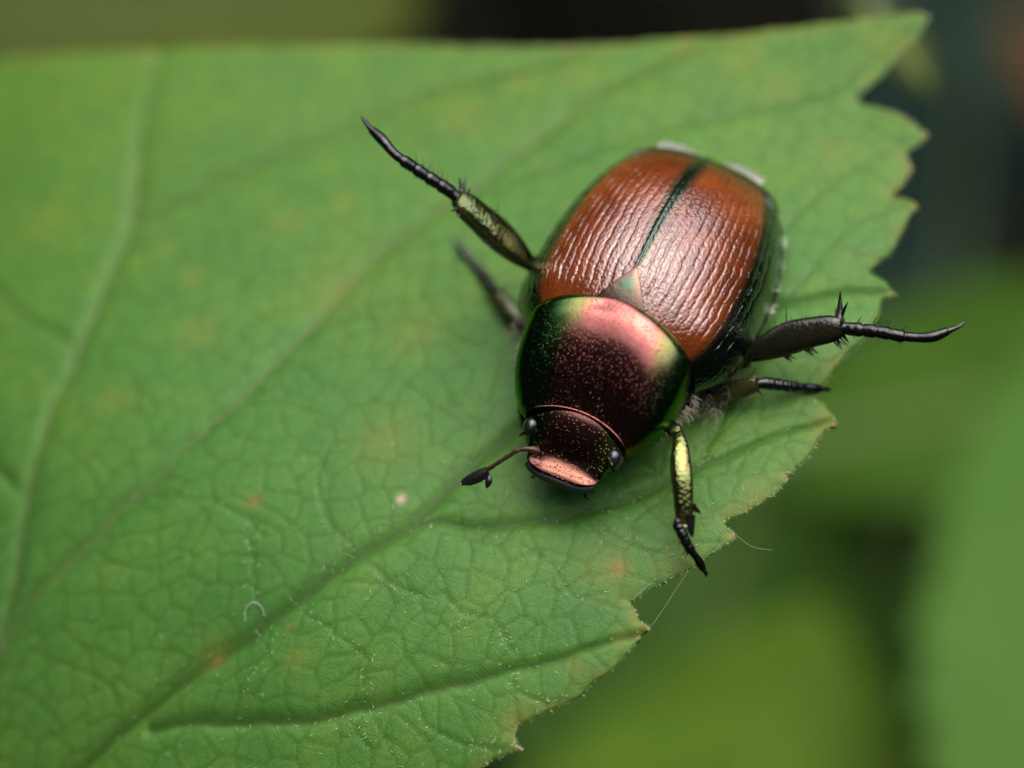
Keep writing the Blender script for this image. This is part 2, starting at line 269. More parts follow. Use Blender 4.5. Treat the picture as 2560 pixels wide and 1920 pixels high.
MAT = dict(leaf=leaf_material(), elytron=elytron_material(), pron=metal_shell('pronotum_shell', 'pro'), head=metal_shell('head_shell', 'head'), leg=leg_material(),
    black=plain('black_cuticle', (.012, .011, .010), .3, .2, Coat_Weight=.5), under=plain('underside_cuticle', (.022, .030, .018), .35, .7),
    eye=plain('beetle_eye', (.012, .011, .013), .22, 0, Coat_Weight=.6, Coat_Roughness=.2), hair=plain('pale_hair', (.62, .58, .48), .6), fuzz=plain('leaf_fuzz', (.55, .62, .42), .6),
    tuft=plain('white_tuft_hair', (.95, .93, .86), .9), antenna=plain('antenna_cuticle', (.055, .026, .014), .35, .2), lip=plain('lip_cuticle', (.028, .030, .030), .5, .2),
    silk=plain('silk', (.34, .40, .30), .5), brown_hair=plain('grey_hair', (.33, .29, .22), .6), seam=plain('thorax_membrane', (.10, .018, .008), .45))

# ------------------------------------------------------------------ the leaf
def macro(x, y):
    c = CURVE
    return (c[0]+c[1]*x+c[2]*y+c[3]*x*x+c[4]*x*y+c[5]*y*y+c[6]*x**3+c[7]*x*x*y+c[8]*x*y*y+c[9]*y**3)
def seg_dist(px, py, A, B):
    """distance from points to each segment in turn -> min distance, nearest point"""
    best = np.full(px.shape, 1e9); bx = px.copy(); by = py.copy()
    for (ax, ay), (cx, cy) in zip(A, B):
        dx, dy = cx-ax, cy-ay; L = dx*dx+dy*dy+1e-12
        t = np.clip(((px-ax)*dx+(py-ay)*dy)/L, 0, 1); qx = ax+t*dx; qy = ay+t*dy; d = (px-qx)**2+(py-qy)**2
        m = d < best; best[m] = d[m]; bx[m] = qx[m]; by[m] = qy[m]
    return np.sqrt(best), bx, by
def inside(px, py, O):
    r = np.zeros(px.shape, bool); n = len(O)
    for i in range(n):
        x0, y0 = O[i]; x1, y1 = O[(i+1) % n]
        if y0 == y1: continue
        k = ((y0 > py) != (y1 > py)) & (px < (x1-x0)*(py-y0)/(y1-y0)+x0); r ^= k
    return r
def cells(x, y, s, seed):
    """distance to the nearest cell border of a jittered cell pattern"""
    r = np.random.default_rng(seed); N = 160; J = r.random((N, N, 2))*.92
    gx = np.floor(x/s).astype(int); gy = np.floor(y/s).astype(int); f1 = np.full(x.shape, 9.); f2 = f1.copy()
    for i in (-1, 0, 1):
        for j in (-1, 0, 1):
            q = J[(gx+i) % N, (gy+j) % N]; d = np.hypot((gx+i+q[..., 0])-x/s, (gy+j+q[..., 1])-y/s)
            f2 = np.where(d < f1, f1, np.minimum(f2, d)); f1 = np.minimum(f1, d)
    return f2-f1
def leaf_fields(x, y):
    """height and colour fields of the blade at plan points"""
    wx = x+.006*np.sin(9*y+2*x)+.003*np.sin(31*y+1.)+.0015*np.sin(77*y); wy = y+.006*np.sin(8*x-3*y)+.003*np.sin(27*x+2.)+.0015*np.sin(71*x)
    side = np.zeros(x.shape); core = np.zeros(x.shape); g = np.zeros(x.shape); dm = np.full(x.shape, 9.)
    for vi, (w, d, pts) in enumerate(VEINS):
        if vi in (6, 7, 8) or d < .5: d *= .6
        p = np.array(pts); dist, _, _ = seg_dist(wx, wy, p[:-1], p[1:])
        end = np.hypot(x-p[-1, 0], y-p[-1, 1]); tp = np.clip(end/.5, .45, 1)
        ww = w*tp*1.25; g = np.maximum(g, d*np.exp(-(dist/ww)**2)); side = np.maximum(side, (.5 if vi in (0, 1, 5) else 1)*(min(d*1.1, .9) if d > .5 else .62)*np.exp(-(dist/(ww*.55))**2))
        core = np.maximum(core, (.42 if vi in (0, 1, 5) else .06 if d > .55 else 0.)*np.exp(-(dist/(ww*.30))**4)*tp); dm = np.minimum(dm, dist/max(d, .3)) if d > .55 else dm
    c1 = cells(wx+.02*np.sin(11*wy), wy+.02*np.sin(12*wx), .088, 3); c2 = cells(wx, wy, .040, 5)
    e1 = np.exp(-(c1/.085)**2); e2 = np.exp(-(c2/.16)**2)
    bulge = 1-np.exp(-dm/.10)
    z = macro(x, y)-.015*g+.009*bulge-.0026*e1*(1-g)-.0006*e2*(1-g)
    z = z+.010*np.sin(3.1*x+1.2*np.sin(2.3*y))+.008*np.sin(4.3*y+x*2)
    return z, core, side, np.maximum(e1, .45*e2)*(1-side)
def leaf_z(x, y):
    return leaf_fields(np.atleast_1d(np.asarray(x, float)), np.atleast_1d(np.asarray(y, float)))[0]
def build_leaf():
    root = thing('serrated_leaf', 'large serrated green leaf with sunken veins and yellow flecks under the beetle', 'leaf')
    O0 = np.array(OUTLINE); O = []
    for i in range(len(O0)):                       # uneven margin between the teeth
        a, b = O0[i], O0[(i+1) % len(O0)]; L = np.linalg.norm(b-a); n = max(2, int(L/.018)); nrm = np.array([b[1]-a[1], a[0]-b[0]])/L
        for k in range(n): O.append(a+(b-a)*k/n+(nrm*random.uniform(-.0035, .0035) if k else 0))
    O = np.array(O); s = .0072
    gx = np.arange(O[:, 0].min()-s, O[:, 0].max()+2*s, s); gy = np.arange(O[:, 1].min()-s, O[:, 1].max()+2*s, s)
    X, Y = np.meshgrid(gx, gy, indexing='ij'); nv = len(gy); ins = inside(X, Y, O0)
    dC, _, _ = seg_dist(X, Y, O0, np.roll(O0, -1, 0)); near = dC < .03
    nx, ny = X[near], Y[near]; A, B = O, np.roll(O, -1, 0); d, qx, qy = seg_dist(nx, ny, A, B); i2 = inside(nx, ny, O)
    ins[near] = i2; sd = dC.copy(); sd[near] = d; snap = d < s*.72
    nx2, ny2 = nx.copy(), ny.copy(); nx2[snap] = qx[snap]; ny2[snap] = qy[snap]; X[near] = nx2; Y[near] = ny2
    ok = ins.copy(); t = ok[near]; t[snap] = True; ok[near] = t; sd[~ins] = 0
    Q = quads(len(gx), nv); Q = Q[ok.ravel()[Q].all(1)]; used = np.unique(Q); re = np.full(ok.size, -1); re[used] = np.arange(len(used)); Q = re[Q]
    x = X.ravel()[used]; y = Y.ravel()[used]; sd = sd.ravel()[used]
    z, core, side, fin = leaf_fields(x, y); z -= .012*np.exp(-sd/.02)
    yel = np.zeros(x.shape); rust = yel.copy(); pale = yel.copy()
    for sx, sy, r, k in SPOTS:
        f = np.exp(-((x-sx)**2+(y-sy)**2)/(r*r)); tgt = (yel, rust, pale)[int(k)]; np.maximum(tgt, f, out=tgt)
    tip = np.zeros(x.shape)
    for tx, ty in TIPS: tip = np.maximum(tip, np.exp(-(((x-tx)**2+(y-ty)**2)/(.017**2))))
    me = fast_mesh('blade', np.c_[x, y, z], Q, True, dict(vein=core, vein_side=side, vein_fine=fin, yellow=yel, rust=rust, pale=pale, tip=tip, rim=np.exp(-(sd/.028)**1.5)))
    bl = obj('blade', me, MAT['leaf'], root); m = bl.modifiers.new('thickness', 'SOLIDIFY'); m.thickness = .014; m.offset = -1
    # petiole below the blade
    p0 = np.array((OUTLINE_BASE[0], OUTLINE_BASE[1], float(leaf_z(*OUTLINE_BASE)[0])-.02))
    P, t = catmull([p0+(.10, .12, .01), p0, p0+(-.25, -.35, -.25), p0+(-.6, -.7, -.9), p0+(-.8, -1.0, -2.2)], 40)
    obj('petiole', fast_mesh('petiole', *loft_rings(tube(P, .05+.012*t, .05+.012*t, (1, 0, 0), 10))), back_leaf_material('petiole_skin', (.12, .18, .05), (.22, .2, .08)), root)
    # fuzz on the margin and scattered hairs on the veins
    parts = []
    for i in range(len(O)):
        if O[i][0] < -1.3: continue
        for k in range(3):
            a = O[i]+(O[(i+1) % len(O)]-O[i])*random.random(); e = O[(i+1) % len(O)]-O[i]; nrm = np.array((-e[1], e[0])); nrm /= np.linalg.norm(nrm)+1e-9
            if inside(np.array([a[0]+nrm[0]*.01]), np.array([a[1]+nrm[1]*.01]), O0)[0]: nrm = -nrm
            zz = float(macro(a[0], a[1]))-.01; dr = np.array((nrm[0]+random.uniform(-.9, .9), nrm[1]+random.uniform(-.9, .9), random.uniform(-.2, .6)))
            parts.append(spike((a[0]-nrm[0]*.004, a[1]-nrm[1]*.004, zz), dr, random.uniform(.006, .016), .0007, m=3, n=3))
    pts = []
    for w, d, p in VEINS[:24]:
        P, _ = catmull(np.array(p), 60)
        for q in P:
            if random.random() < .32: pts.append(q+np.array((random.gauss(0, .012), random.gauss(0, .012))))
    for _ in range(900): pts.append(np.array((random.uniform(-1.6, .9), random.uniform(-1.3, 1.1))))
    pts = np.array(pts); pts = pts[inside(pts[:, 0], pts[:, 1], O0)]; zs = leaf_z(pts[:, 0], pts[:, 1])
    for (a, b), zz in zip(pts, zs):
        an = random.uniform(0, 6.28); parts.append(spike((a, b, zz-.001), (math.cos(an), math.sin(an), random.uniform(.15, 1.2)), random.uniform(.008, .020), .0009, m=3, n=3))
    h = obj('leaf_hair', fast_mesh('leaf_hair', *merge(parts)), MAT['fuzz'], root); tag(h, kind='stuff')
    return root
leaf = build_leaf()

# ------------------------------------------------------------------ the beetle (local frame: +x head, +y its left side)
YAW = 4.27845
beetle = thing('beetle', 'shiny coppery green scarab beetle with orange brown wing cases on the leaf', 'beetle', (0, 0, 0), (0, 0, YAW))
def w2l(v):
    c, s = math.cos(-YAW), math.sin(-YAW); return np.array((c*v[0]-s*v[1], s*v[0]+c*v[1], v[2]))
RT, UPV, TO = w2l((1, -.008, -.005)), w2l((.009, .840, .542)), w2l((0, -.542, .840))

EX = [-.478, -.45, -.40, -.32, -.22, -.10, .02, .12, .19, .25]
EW = [.128, .201, .246, .289, .319, .335, .337, .330, .306, .255]
EZ = [.288, .326, .367, .418, .458, .480, .480, .462, .438, .405]
def ely_half(x): return interp(x, EX, EW)
def ely_z(x, s):
    zc = interp(x, EX, EZ); ze = interp(x, [-.478, -.35, -.15, .05, .25], [.262, .208, .190, .215, .235])
    s = np.clip(np.abs(s), 0, 1); return ze+(zc-ze)*(1-s**2.25)**.60
def build_elytron(sg):
    nu, nv = 260, 210; u = np.linspace(0, 1, nu)[:, None]; v = np.linspace(0, 1, nv)[None]
    vv = np.sin(v*np.pi/2)**.9*np.ones_like(u)
    # base margin: along the scutellum, then the hind edge of the pronotum
    yb = v*.30; xb = .212+.045*(yb/.30)**1.5
    xe = -.478; x = xb+(xe-xb)*(u**.94); y = vv*ely_half(x); s = vv*np.ones_like(x)
    z = ely_z(x, s)
    lon = np.clip((.20-x)/.68, 0, 1); fade = np.clip(lon/.08, 0, 1)*np.clip((1-lon)/.12, 0, 1)
    wob = .005*np.sin(x*31+s*9)+.003*np.sin(x*83+s*21)+.002*np.sin(x*151+s*37)
    for k, (c, wd, am) in enumerate(((.09, .011, .0022), (.17, .012, .0026), (.25, .011, .0022), (.33, .011, .0028), (.41, .011, .0022), (.48, .010, .0030), (.55, .010, .0024), (.615, .010, .0032), (.675, .009, .0026), (.73, .009, .0036), (.785, .009, .0030), (.845, .009, .0040), (.90, .009, .0045))):
        row = .80+.10*np.sin(x*(225+17*k)+1.7*k+3*np.sin(x*(19+2*k)+k))+.22*np.sin(x*(37+5*k)+2.3*k)
        z = z-1.05*am*fade*row*np.exp(-((s-c+wob)/wd)**2)
    z = z+.006*np.exp(-((s-.0)/.022)**2)*np.clip(lon*3, .3, 1)              # sutural ridge
    z = z+.012*np.exp(-(((x-.14)/.05)**2+((s-.74)/.12)**2))                 # shoulder bump
    P = np.stack([x, sg*np.maximum(y, .0018), z], -1)
    sut = np.exp(-(s/(.034+.060*lon))**2)*np.clip((lon-.13)*12, 0, 1); apx = np.exp(-((x+.478)/.052)**2)+.5*np.exp(-((x+.478)/.10)**2); lat = 1/(1+np.exp(-(s-(.80-.02*lon))/.014))
    hum = 1/(1+np.exp(-(s-.83)/.02))*np.clip((x-.02)/.12, 0, 1)
    dark = np.clip(np.maximum.reduce([lat, apx, hum, .35*np.clip((lon-.72)*3, 0, 1)]), 0, 1); Q = quads(nu, nv)
    if sg > 0: Q = Q[:, ::-1]
    # side fold (epipleuron)
    o = obj('elytron', fast_mesh('elytron', P, Q, True, dict(dark=dark, green=sut)), MAT['elytron'], beetle)
    m = o.modifiers.new('thickness', 'SOLIDIFY'); m.thickness = .016; m.offset = -1
    xs = np.linspace(.185, -.468, 90); ys = ely_half(xs); P2, _ = catmull(np.c_[xs, sg*(ys-.007), ely_z(xs, np.ones_like(xs))-.003], 120)
    rr = .0135*np.sin(np.linspace(.25, math.pi-.15, 120))**.4
    obj('elytron_margin', fast_mesh('elytron_margin', *loft_rings(tube(P2, rr, rr*1.5, (0, 0, 1), 10))), MAT['leg_green'], o)
    return o
Mg = Mat('margin_cuticle'); _p = Mg.coord()
Mg.set(Base_Color=Mg.ramp(Mg.noise(_p, 20, 3), (.3, (.03, .07, .03)), (.7, (.15, .15, .06))), Metallic=1., Roughness=.28, Normal=Mg.bump(Mg.voro(_p, 70), .6, .006)); MAT['leg_green'] = Mg.m
for sg in (-1, 1): build_elytron(sg)

def closed_rings(xs, w, zt, zb, ze, m=56, ptop=.72, pbot=.8, xshift=None):
    ph = np.linspace(0, 2*np.pi, m, endpoint=False); R = []
    for i in range(len(xs)):
        c, s = np.cos(ph), np.sin(ph); y = w[i]*np.sign(c)*np.abs(c)**.92
        z = np.where(s >= 0, ze[i]+(zt[i]-ze[i])*np.abs(s)**ptop, ze[i]-(ze[i]-zb[i])*np.abs(s)**pbot)
        x = xs[i]+(xshift(i, y, s) if xshift else 0*y); R.append(np.stack([x, y, z], 1))
    return np.array(R)
# one continuous trunk: thorax underside and abdomen down to the tail plate
bx = np.linspace(-.515, .40, 46)
bw = interp(bx, [-.515, -.50, -.46, -.38, -.25, -.05, .15, .26, .34, .40], [.03, .09, .15, .225, .282, .302, .275, .235, .18, .10])
bt = interp(bx, [-.515, -.49, -.44, -.3, -.1, .15, .3, .40], [.165, .22, .25, .29, .31, .31, .29, .23])
bb = interp(bx, [-.515, -.45, -.3, 0, .2, .32, .40], [.135, .11, .085, .075, .09, .12, .15]); be = interp(bx, [-.515, -.4, 0, .40], [.15, .19, .185, .19])
obj('body', fast_mesh('body', *loft_rings(closed_rings(bx, bw, bt, bb, be))), MAT['under'], beetle)

# pronotum
def build_pronotum():
    nu, m = 110, 180; u = np.linspace(0, 1, nu)
    w = interp(u, [0, .06, .25, .45, .65, .85, 1], [.236, .240, .241, .236, .222, .190, .150])
    zt = interp(u, [0, .05, .2, .4, .6, .8, .95, 1], [.428, .443, .447, .430, .394, .338, .278, .262])
    ze = interp(u, [0, .4, 1], [.270, .220, .195]); zb = interp(u, [0, .5, 1], [.19, .13, .135])
    def sh(i, y, s):
        a = np.abs(y)/.25
        xh = .168+.080*a**1.5; xf = .456+.034*np.clip(np.abs(y)/.14, 0, 1.2)**2
        return xh*(1-u[i])+xf*u[i]
    R = closed_rings(np.zeros(nu), w, zt, zb, ze, m, .52, .8, sh)
    V, Q = loft_rings(R); x, y, z = V[:, 0], V[:, 1], V[:, 2]
    z += -.006*np.exp(-(((x-.215)/.02)**2+((y+.04)/.03)**2))                # small basal dimple
    V[:, 2] = z
    ay = np.abs(y); g = np.where(y < 0, np.clip((ay-.075)/.06, 0, 1), np.clip((ay-.13)/.08, 0, 1)); g = np.maximum(g, .8*np.exp(-((x-.19)/.018)**2)*(ay > .05))
    uu = np.clip((x-.17)/.3, 0, 1)
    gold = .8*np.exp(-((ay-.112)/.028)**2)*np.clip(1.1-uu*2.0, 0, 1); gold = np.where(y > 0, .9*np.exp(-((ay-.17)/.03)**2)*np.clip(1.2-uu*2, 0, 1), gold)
    o = obj('pronotum', fast_mesh('pronotum', V, Q, True, dict(green=g, gold=gold)), MAT['pron'], beetle)
    # reddish joint membrane below the front edge
    ys = np.linspace(-.138, .138, 60); s = np.sqrt(np.clip(1-(np.abs(ys)/.150)**2.17, 0, 1)); zz = .195+(.262-.195)*s**.52
    P = np.c_[.459+.034*(np.abs(ys)/.14)**2, ys, zz]
    P = P-np.array((.012, 0, .013)); obj('neck_membrane', fast_mesh('neck_membrane', *loft_rings(tube(P, .007, .007, (1, 0, 0), 10))), MAT['seam'], o)
    return o
build_pronotum()
# scutellum
def build_scutellum():
    n, m = 24, 25; u = np.linspace(0, 1, n)[:, None]; v = np.linspace(-1, 1, m)[None]
    x = .198-(.198-.086)*u+0*v; y = v*.074*(1-u)**.92; z = ely_z(x, y/ely_half(x))+.0045+.003*np.sin(np.pi*u)*(1-v**2)
    # sits flush in the notch between the wing cases
    P = np.stack([x, y, z], -1); g = .75*np.exp(-((u-.5)**2/.05+(v+.1)**2/.35))+0*P[..., 0]
    o = obj('scutellum', fast_mesh('scutellum', P, quads(n, m)[:, ::-1], True, dict(green=g, gold=.15*np.ones((n, m)))), MAT['scut'], beetle)
    md = o.modifiers.new('thickness', 'SOLIDIFY'); md.thickness = .03; md.offset = -1
Ms = Mat('scutellum_shell'); _p = Ms.coord()
Ms.set(Base_Color=Ms.mix(Ms.attr('green'), (.14, .085, .066), (.03, .12, .07)), Metallic=1., Roughness=.24, Normal=Ms.bump(Ms.noise(_p, 60, 3), .2, .004)); MAT['scut'] = Ms.m
build_scutellum()

# head
def build_head():
    xs = np.array([.40, .44, .47, .50, .528, .550, .570, .590, .606, .616, .620])
    w = np.array([.105, .128, .138, .137, .128, .116, .111, .109, .107, .103, .095]); zt = np.array([.256, .258, .249, .228, .204, .184, .167, .154, .148, .145, .140])
    zb = np.array([.13, .115, .105, .10, .10, .10, .102, .106, .112, .118, .126]); ze = np.array([.20, .195, .19, .18, .17, .163, .157, .150, .145, .141, .138])
    xf = np.linspace(0, 1, 70); k = np.linspace(0, 1, len(xs)); f = lambda a: np.interp(xf, k, a) if False else interp(xf, k, a)
    X, Wd, T, Bt, E = f(xs), f(w), f(zt), f(zb), f(ze)
    def sh(i, y, s): return -.026*np.clip((X[i]-.56)/.06, 0, 1)*(np.abs(y)/.10)**3.6
    R = closed_rings(X, Wd, T, Bt, E, 96, .40, .7, sh); V, Q = loft_rings(R)
    x, y, z = V.T; top = np.clip((z-.15)/.05, 0, 1)
    V[:, 2] += top*(-.016*np.exp(-(((x-.562)/.025)**2+((y+0)/.07)**2)))+.010*np.exp(-((x-.606)/.020)**2)*np.clip((z-.130)/.01, 0, 1)   # hollow behind the upturned front rim
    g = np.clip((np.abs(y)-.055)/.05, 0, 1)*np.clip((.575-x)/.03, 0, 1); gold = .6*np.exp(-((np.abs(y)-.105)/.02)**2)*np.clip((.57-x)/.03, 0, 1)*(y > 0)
    h = obj('head', fast_mesh('head', V, Q, True, dict(green=g*np.where(y > 0, .6, 1), gold=gold)), MAT['head'], beetle)
    for sg in (-1, 1):
        ph, th = np.meshgrid(np.linspace(0, np.pi, 18), np.linspace(0, 2*np.pi, 24, endpoint=False), indexing='ij')
        E_ = np.stack([0.510+.035*np.cos(ph), sg*.124+.025*np.sin(ph)*np.cos(th), .184+.032*np.sin(ph)*np.sin(th)], -1)
        obj('eye', fast_mesh('eye', E_, quads(18, 24, cv=True)), MAT['eye'], h)
        P, t = catmull([(.527, sg*.110, .206), (.542, sg*.130, .198), (.550, sg*.141, .186), (.548, sg*.145, .174)], 14)   # ridge in front of the eye
        obj('eye_ridge', fast_mesh('eye_ridge', *loft_rings(tube(P, .007*(1.2-t), .006*(1.2-t), (1, 0, 0), 8))), MAT['leg_green'], h)
    ys = np.linspace(-.098, .098, 40); P = np.c_[.618-.026*(np.abs(ys)/.10)**3.6-.002, ys, .130+.004*np.cos(ys*20)]
    obj('lip', fast_mesh('lip', *loft_rings(tube(P, .010, .017, (0, 0, 1), 10))), MAT['lip'], h)
    for sg in (-1, 1):
        P, t = catmull([(.585, sg*.06, .115), (.610, sg*.072, .100), (.624, sg*.080, .088), (.620, sg*.086, .078)], 14)
        obj('palp', fast_mesh('palp', *loft_rings(tube(P-np.array((.022, 0, .004)), .007*(1.1-.6*t), .007*(1.1-.6*t), (0, 0, 1), 8))), MAT['black'], h)
    A = np.array(ANTENNA)
    P, t = catmull(A[:6], 60); r = .0052+.0016*np.abs(np.sin(t*np.pi*6.))+.006*np.exp(-(t/.16)**2)
    an = obj('antenna', fast_mesh('antenna', *loft_rings(tube(P, r, r, (0, 0, 1), 10))), MAT['antenna'], h)
    for k, (off, end) in enumerate((((0, 0, 0), A[7]), ((.004, .004, -.006), A[7]*.86+A[5]*.14), ((.012, .010, -.004), A[8]))):
        P, t = catmull([A[5]+np.array(off), (A[5]*.5+np.asarray(end)*.5)+np.array(off), np.asarray(end)+np.array(off)*.6], 20)
        rr = .0150*(np.sin(np.clip(t, 0, 1)*np.pi*.72+.50)**.5)*np.where(t > .94, .8, 1) if k < 2 else .010*np.sin(t*np.pi*.8+.4)
        obj('antenna_club_plate', fast_mesh('antenna_club_plate', *loft_rings(tube(P, rr, rr*.6, (0, 0, 1), 10))), MAT['black'], h)
build_head()

# legs: each one continuous skin from thigh to last foot segment, with spines and claws
def build_leg(name, K, wmax, n_t, spines, claw_dirs, flat=.62, dark_all=0., foot=None, up=None):
    """K joints: 0 hip, 1 knee, 2 mid shin, 3 shin end, 4.. foot"""
    K = np.array(K); root_up = TO if up is None else up
    P1, t1 = catmull(K[:4], 46); seg = np.linalg.norm(K[1]-K[0])/np.sum(np.linalg.norm(np.diff(K[:4], axis=0), axis=1))
    q = np.clip((t1-seg)/(1-seg), 0, 1)
    a = np.where(t1 < seg, wmax*.75, wmax*interp(q, [0, .12, .4, .7, .92, 1], [.46, .66, 1.0, .92, .74, .50])); b = a*flat
    P2, t2 = catmull(K[4:], 70); r = n_t*(1.12-.25*t2); nseg = 5; cut = np.array([.13, .27, .41, .56])
    for c in cut: r = r*(1-.15*np.exp(-((t2-c)/.014)**2)); r = r*(1+.08*np.exp(-((t2-c+.04)/.03)**2))
    r = r*np.where(t2 > .56, interp(t2, [0, .56, .66, .9, 1], [1, .86, .82, .98, .80]), 1)
    P = np.r_[P1, P2]; aa = np.r_[a, r]; bb_ = np.r_[b, r*.9]
    if foot is None and np.linalg.norm(P1[-1]-P2[0]) < 1e-4: P = np.r_[P1, P2[1:]]; aa = np.r_[a, r[1:]]; bb_ = np.r_[b, r[1:]*.9]
    parts = []; dk = []
    R1 = tube(P1, a, b, root_up, 16, .80); R2 = tube(np.r_[[P1[-3]], P2], np.r_[n_t*.8, r], np.r_[n_t*.7, r*.9], root_up, 14)
    v1, q1 = loft_rings(R1); v2, q2 = loft_rings(R2); V, Q = merge([(v1, q1), (v2, q2)])
    ring = np.clip((.72-np.sin(np.linspace(0, 2*np.pi, 16, endpoint=False)))*2.2, 0, 1)          # gilt upper face, black edges
    dk = np.maximum(np.where(t1 < seg, .9, dark_all+(1-dark_all)*.5*np.clip((q-.85)*6, 0, 1))[:, None], .9*ring[None]).ravel(); dk = np.r_[dk, .9, 1, np.ones(len(v2))]
    leg = obj(name, fast_mesh(name, V, Q, True, dict(dark=dk)), MAT['leg'], beetle)
    T = np.gradient(P1, axis=0); T /= np.linalg.norm(T, axis=1)[:, None]; B = np.cross(T, root_up); B /= np.linalg.norm(B, axis=1)[:, None]
    T2 = np.gradient(P2, axis=0); T2 /= np.linalg.norm(T2, axis=1)[:, None]; B2 = np.cross(T2, root_up); B2 /= np.linalg.norm(B2, axis=1)[:, None]
    for (where, f, side, L, rad, lean) in spines:
        if where == 't': i = int((seg+f*(1-seg))*45); p = P1[i]+B[i]*side*a[i]*.85; d = B[i]*side+T[i]*lean
        else: i = int(f*69); p = P2[i]+B2[i]*side*r[i]*.7; d = B2[i]*side+T2[i]*lean
        d = d+TO*random.uniform(-.25, .35); obj('spine', fast_mesh('spine', *spike(p, d, L, rad, m=6)), MAT['black'], leg)
    for cd, L in claw_dirs:
        t = T2[-1]; w = w_ = np.asarray(cd, float); p = P2[-2]; u = np.linspace(0, 1, 10)[:, None]; C = p+t*L*u+w*L*u**2*.6
        rr = n_t*.55*(1-u[:, 0])**.7+.0006; obj('claw', fast_mesh('claw', *loft_rings(tube(C, rr, rr*.8, root_up, 8))), MAT['black'], leg)
    return leg
def bristles(sides, n, L, rad=.0012, f0=.1, f1=.95): return [('t', random.uniform(f0, f1), random.choice(sides), L*random.uniform(.5, 1.1), rad, random.uniform(.3, 1.0)) for _ in range(n)]
def foot_br(sides, n, L): return [('f', random.uniform(.03, .58), random.choice(sides), L*random.uniform(.6, 1.2), .0016, random.uniform(.3, .8)) for _ in range(n)]
LG = LEGS
build_leg('hind_leg', LG['hindR'][:-1], .048, .0175, [('t', .97, 1, .055, .008, .25), ('t', .99, 1, .045, .007, .9), ('t', .93, 1, .030, .005, .3), ('t', .96, -1, .030, .006, .5), ('t', .9, -1, .02, .005, .4), ('t', .55, -1, .026, .006, .5), ('t', .5, -1, .02, .005, .5), ('t', .6, 1, .05, .002, .3), ('t', .45, 1, .045, .0016, .3)]+foot_br((1,), 9, .040)+foot_br((-1,), 4, .026)+bristles((1, -1), 16, .034), [(UPV*.3, .055), (UPV*.2+RT*.35, .05)], up=TO*.75+UPV*.5)
build_leg('hind_leg', LG['hindL'][:-1], .046, .0170, [('t', .97, -1, .075, .011, .22), ('t', .99, -1, .055, .008, .75), ('t', .94, -1, .03, .004, .2), ('t', .97, 1, .03, .006, .5), ('t', .5, -1, .065, .0018, .35)]+[('t', random.choice((.35, .40, .60, .63, .66, .88, .92, .96)), 1, random.uniform(.022, .042), .0034, random.uniform(.2, .9)) for _ in range(26)]+foot_br((-1,), 10, .030)+foot_br((1,), 5, .026)+bristles((-1,), 14, .026), [(UPV*.25, .06), (UPV*.05+TO*.3, .05)], dark_all=.92)
build_leg('middle_leg', LG['midL'], .030, .0160, [('t', .97, -1, .03, .005, .5), ('t', .96, 1, .028, .005, .5)]+[('t', random.uniform(.1, .8), 1, .024, .002, random.uniform(.3, .9)) for _ in range(16)]+foot_br((1, -1), 5, .018), [(UPV*.1, .04), (-UPV*.25, .035)], dark_all=.5)
build_leg('middle_leg', LG['midR'], .027, .0145, [('t', .96, 1, .04, .006, .4), ('t', .94, -1, .03, .005, .5)]+foot_br((1, -1), 6, .02)+bristles((1,), 8, .025), [(UPV*.2, .045), (RT*.2, .04)], dark_all=.6)
fl = build_leg('front_leg', LG['frontL'], .030, .0140, [('t', .80, -1, .034, .012, .9), ('f', .45, 1, .022, .003, .4), ('f', .5, 1, .022, .003, .6), ('f', .3, 1, .018, .003, .5)]+bristles((1, -1), 12, .018), [(-UPV*.35, .030), (RT*.35, .028)], foot=1, up=TO*.75+UPV*.5)
K = np.array(LG['frontL']); e = K[3]-K[2]; e /= np.linalg.norm(e)
V, Q = spike(K[3]-e*.03+RT*.012, e+RT*.12, .062, .019, m=10, n=7); V2 = V.copy(); obj('shin_tooth', fast_mesh('shin_tooth', V2, Q), MAT['black'], fl)
build_leg('front_leg', [(.33, -.15, .15), (.36, -.20, .11), (.40, -.185, .06), (.435, -.165, .02), (.44, -.16, .02), (.455, -.15, .0), (.465, -.14, -.02), (.475, -.135, -.035), (.48, -.13, -.045)], .030, .0115, bristles((1, -1), 8, .018), [(RT*.3, .03), (-RT*.3, .03)])

# white hair tufts along the belly and two on the tail
TUFTS = [(-.405, .245, .20), (-.345, .286, .195), (-.272, .310, .19), (-.20, .328, .19), (-.115, .342, .19)]
def tuft(c, d, n, L, spread):
    parts = []; c = np.asarray(c); d = np.asarray(d, float); d /= np.linalg.norm(d)
    for _ in range(n):
        p = c+np.array([random.gauss(0, s) for s in spread]); parts.append(spike(p-d*.03, d+np.array([random.gauss(0, .16) for _ in range(3)]), L*random.uniform(.7, 1.15)+.03, .0034, m=4, n=3))
    return obj('hair_tuft', fast_mesh('hair_tuft', *merge(parts)), MAT['tuft'], beetle)
for sg in (-1, 1):
    for (x, y, z) in TUFTS: tuft((x, sg*(y-.012), z), (-.35, sg, .10), 46, .015, (.008, .004, .006))
    tuft((-.480, sg*.100, .272), (-1, sg*.25, .55), 300, .012, (.006, .026, .006))
